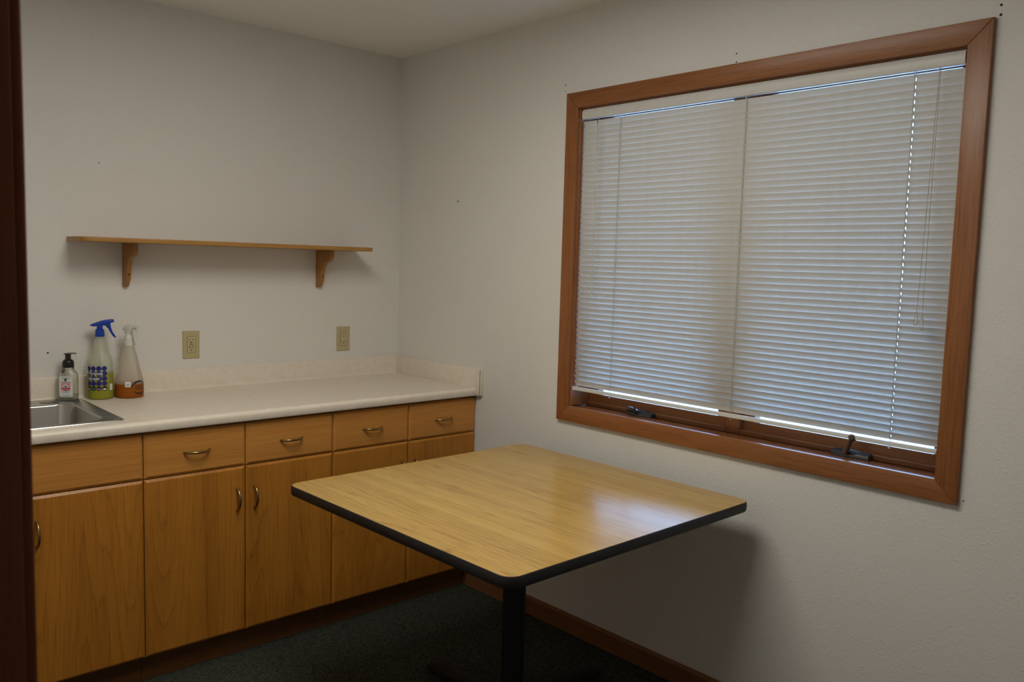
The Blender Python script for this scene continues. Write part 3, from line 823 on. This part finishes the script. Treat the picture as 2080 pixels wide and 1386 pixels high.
for txt, zc, xc in (('All Purpose', DZ0 + .0135 + 3 * .0188, -.0170), ('Sprayer', DZ0 + .0135 + 2 * .0188, -.0145)):
    bm = text_mesh(txt, .0150, .00022)
    for v in bm.verts: v.co += Vector((xc, zc, 0))
    wrap(bm, rad1, .0011, ROT1 + .08); obj('printed_lettering', bm, M['ink_white'], sb)
bm = B(); rect(bm, -.044, .020, .1305, .1318, 12); wrap(bm, rad1, .0007, ROT1 + .08); obj('printed_line', bm, M['ink_grey'], sb)
for k in range(13):
    bm = B(); L = .011 if k % 4 == 0 else .007
    rect(bm, .0455 + (.011 - L) / 2, .0455 + (.011 + L) / 2, .0640 + k * .0056, .0640 + k * .0056 + (.0022 if k == 12 else .0013), 3); wrap(bm, rad1, .0007, ROT1 + .08)
    obj('scale_mark', bm, M['ink_grey'], sb)
bm = B(); rect(bm, .0445, .0575, .034, .058, 4); wrap(bm, rad1, .0007, ROT1 + .08); obj('printed_panel', bm, M['paper'], sb)

# ------------------------------------------------------------------ conical spray bottle (white head)
cb = thing('spray_bottle', 'cone-shaped cloudy spray bottle with white trigger head and amber liquid', 'spray bottle', (-1.3050, -.089, ZC + .0004), VIEW)
pc = [(0.0439, 0), (0.0482, .001), (0.0501, .004), (0.0508, .010), (0.0508, .050), (0.0501, .062), (0.0478, .074), (0.0439, .090), (0.0401, .106), (0.0363, .123), (0.0320, .144), (0.0272, .164), (0.0224, .181), (0.0195, .192), (0.0180, .197), (0.0160, .199), (0.0160, .206)]
bm = B(); lathe(bm, pc, 40); obj('bottle', bm, M['milky_warm'], cb, smooth=50)
bm = B(); lathe(bm, inset(pc, -.0003, .054, .0012), 40); obj('liquid', bm, M['amber_liquid'], cb, smooth=50)
bm = B(); lathe(bm, [(.0013, .01), (.0013, .206)], 8); obj('dip_tube', bm, M['white_plastic'], cb)
bm = B(); lathe(bm, [(.0185, .1985), (.0190, .2000), (.0185, .2130), (.0165, .2150), (.0165, .2180), (.0170, .2200), (.0140, .2300), (.0115, .2400), (.0110, .2460)], 28); head2 = obj('trigger_head', bm, M['white_plastic'], cb, smooth=40)
NZ = math.radians(-38)           # the nozzle points past the viewer
nd = Vector((math.cos(NZ), math.sin(NZ), 0))
def turned(o):
    for v in o.data.vertices:
        x, y, zz = v.co
        v.co = Vector((x * nd.x - y * nd.y, x * nd.y + y * nd.x, zz))
turned(extr([(-.0215, .2570), (-.0190, .2655), (-.0120, .2745), (-.0030, .2800), (.0060, .2805), (.0140, .2790), (.0230, .2760), (.0230, .2640), (.0150, .2600), (.0120, .2440), (-.0100, .2440), (-.0130, .2560)], .0105, M['white_plastic'], 'shroud', head2, .003))
turned(extr([(.0160, .2640), (.0290, .2620), (.0300, .2480), (.0320, .2300), (.0345, .2120), (.0340, .2000), (.0290, .1985), (.0255, .2080), (.0220, .2280), (.0180, .2480)], .0070, M['white_plastic'], 'trigger', head2))
bm = B(); tube(bm, [nd * .020 + Vector((0, 0, .2700)), nd * .026 + Vector((0, 0, .2700)), nd * .0265 + Vector((0, 0, .2700)), nd * .037 + Vector((0, 0, .2700)), nd * .038 + Vector((0, 0, .2700))], [.0065, .0065, .0095, .0100, .0090], 18)
obj('nozzle', bm, M['white_plastic'], head2, smooth=40)
rad2 = interp(pc)
bm = B(); rect(bm, -.0180, .0015, .0440, .0650, 4); wrap(bm, rad2, .0008); obj('sticker', bm, M['paper'], cb)
for z_, l_ in ((.0535, .010), (.0505, .012)):
    bm = B(); rect(bm, -.0082 - l_ / 2, -.0082 + l_ / 2, z_, z_ + .0015, 3); wrap(bm, rad2, .0011); obj('sticker_print', bm, M['ink_grey'], cb)
def swoosh(a0, a1, cx, cz, rx, rz, w, n=20):
    bm = B(); rows = []
    for k in range(n + 1):
        t = k / n; a = math.radians(a0 + (a1 - a0) * t); h = w * (.35 + .65 * math.sin(PI * t))
        rows.append((bm.verts.new((cx + rx * math.cos(a), cz + rz * math.sin(a), 0)), bm.verts.new((cx + (rx - h) * math.cos(a), cz + (rz - h) * math.sin(a), 0))))
    for p, q in zip(rows[:-1], rows[1:]): bm.faces.new((p[0], q[0], q[1], p[1]))
    return bm
obj('printed_swoosh', wrap(swoosh(195, 25, .0330, .0440, .0290, .0235, .0072), rad2, .0008), M['ink_dark'], cb)
obj('printed_swoosh', wrap(swoosh(185, 375, .0360, .0290, .0230, .0150, .0062), rad2, .0008), M['ink_dark'], cb)
rr = random.Random(3)
for row, z_, h_ in ((0, .0345, .0055), (1, .0440, .0040)):
    xx = .018
    while xx < .052:
        w_ = rr.uniform(.0022, .0042)
        bm = B(); rect(bm, xx, xx + w_, z_ + rr.uniform(0, .001), z_ + h_ * rr.uniform(.7, 1), 2); wrap(bm, rad2, .0008); obj('printed_mark', bm, M['ink_dark'], cb)
        xx += w_ + .0012

# ------------------------------------------------------------------ foaming soap bottle
SA = -math.radians(14.4 + 24)
soap = thing('soap_bottle', 'clear square soap bottle with black foam pump and white label on the sink', 'soap bottle', (-1.5120, -.0640, ZC + .0033), SA)
def sq(w, d, r, zz): return rrect(-w, w, -d, d, r, zz, 5)
W2, D2 = .0290, .0215
bm = B()
loft(bm, [sq(W2 - .005, D2 - .005, .006, 0), sq(W2 - .001, D2 - .001, .008, .0015), sq(W2, D2, .009, .005), sq(W2 - .0005, D2 - .0005, .009, .010), sq(W2, D2, .009, .014), sq(W2, D2, .009, .092),
          sq(W2 - .0015, D2 - .001, .010, .098), sq(W2 - .0055, D2 - .002, .013, .105), sq(W2 - .0095, D2 - .0028, .0165, .112), sq(.0190, .0184, .0175, .118), sq(.0182, .0182, .0178, .124)])
obj('bottle', bm, M['soap_clear'], soap, smooth=50)
bm = B(); loft(bm, [sq(W2 - .004, D2 - .004, .007, .003), sq(W2 - .002, D2 - .002, .008, .006), sq(W2 - .002, D2 - .002, .008, .022)]); obj('liquid', bm, M['clear_liquid'], soap, smooth=50)
bm = B(); lathe(bm, [(.0022, .012), (.0022, .100)], 8); obj('dip_tube', bm, M['clear_plastic'], soap)
bm = B(); lathe(bm, [(.0194, .1215), (.0197, .1235), (.0197, .1375), (.0188, .1430), (.0165, .1475), (.0130, .1505), (.0100, .1525), (.0098, .1545), (.0098, .1700)], 30); pump = obj('pump', bm, M['black_plastic'], soap, smooth=40)
PZ = SA  # spout turned to the right of the picture
bm = B()
loops = []
dv = Vector((math.cos(-SA + VIEW), math.sin(-SA + VIEW), 0)); pv = Vector((-dv.y, dv.x, 0))
for d, w, z0_, z1_ in ((-.0150, .004, .1702, .1712), (-.0120, .0085, .1698, .1726), (-.004, .0100, .1690, .1742), (.006, .0098, .1690, .1748), (.014, .0062, .1700, .1750), (.024, .0050, .1706, .1752), (.0275, .0044, .1690, .1748)):
    loops.append([dv * d + pv * (w * c) + Vector((0, 0, zz)) for c, zz in ((-1, z0_), (1, z0_), (1, (z0_ + z1_) / 2), (.6, z1_), (-.6, z1_), (-1, (z0_ + z1_) / 2))])
loft(bm, loops); obj('spout', bm, M['black_plastic'], pump, smooth=50)
def flat(bm, lift, zoff=0, xoff=0):
    for v in bm.verts: v.co = Vector((v.co.x + xoff, -D2 - lift, v.co.y + zoff))
    return bm
bm = B(); v = [bm.verts.new((x, y, 0)) for x, y, _ in rrect(-.0235, .0240, .0140, .0900, .0035, 0, 4)]; bm.faces.new(v)
lab = obj('label', flat(bm, .0004), M['paper'], soap)
def lp(bm, mat, nm='label_print', lift=.0007): obj(nm, flat(bm, lift), mat, lab)
lp(rect(B(), -.0175, .0165, .0355, .0640, 1), M['ink_pink'])
lp(disc(B(), -.0005, .0830, .0165, .0045), M['ink_paleblue'])
lp(disc(B(), -.0010, .0790, .0038), M['ink_dark'], lift=.0009)
lp(disc(B(), -.0005, .0535, .0085, .0065), M['paper'], lift=.0009)
lp(disc(B(), -.0005, .0520, .0050, .0040), M['ink_grey'], lift=.0011)
for txt, zc, size, mt in (('HAND SOAP', .0672, .0066, M['ink_red']), ('9 FL OZ (266 mL)', .0190, .0042, M['ink_grey'])):
    bm = text_mesh(txt, size, .00012)
    for v in bm.verts: v.co.y += zc
    lp(bm, mt, 'label_lettering', .0010)
for z_, h_, l_, mt in ((.0425, .0048, .030, M['ink_red']), (.0368, .0032, .014, M['ink_red']), (.0722, .0026, .012, M['ink_dark']), (.0285, .0060, .024, M['ink_paleblue'])):
    lp(rect(B(), -.0005 - l_ / 2, -.0005 + l_ / 2, z_, z_ + h_, 1), mt, lift=.0010)
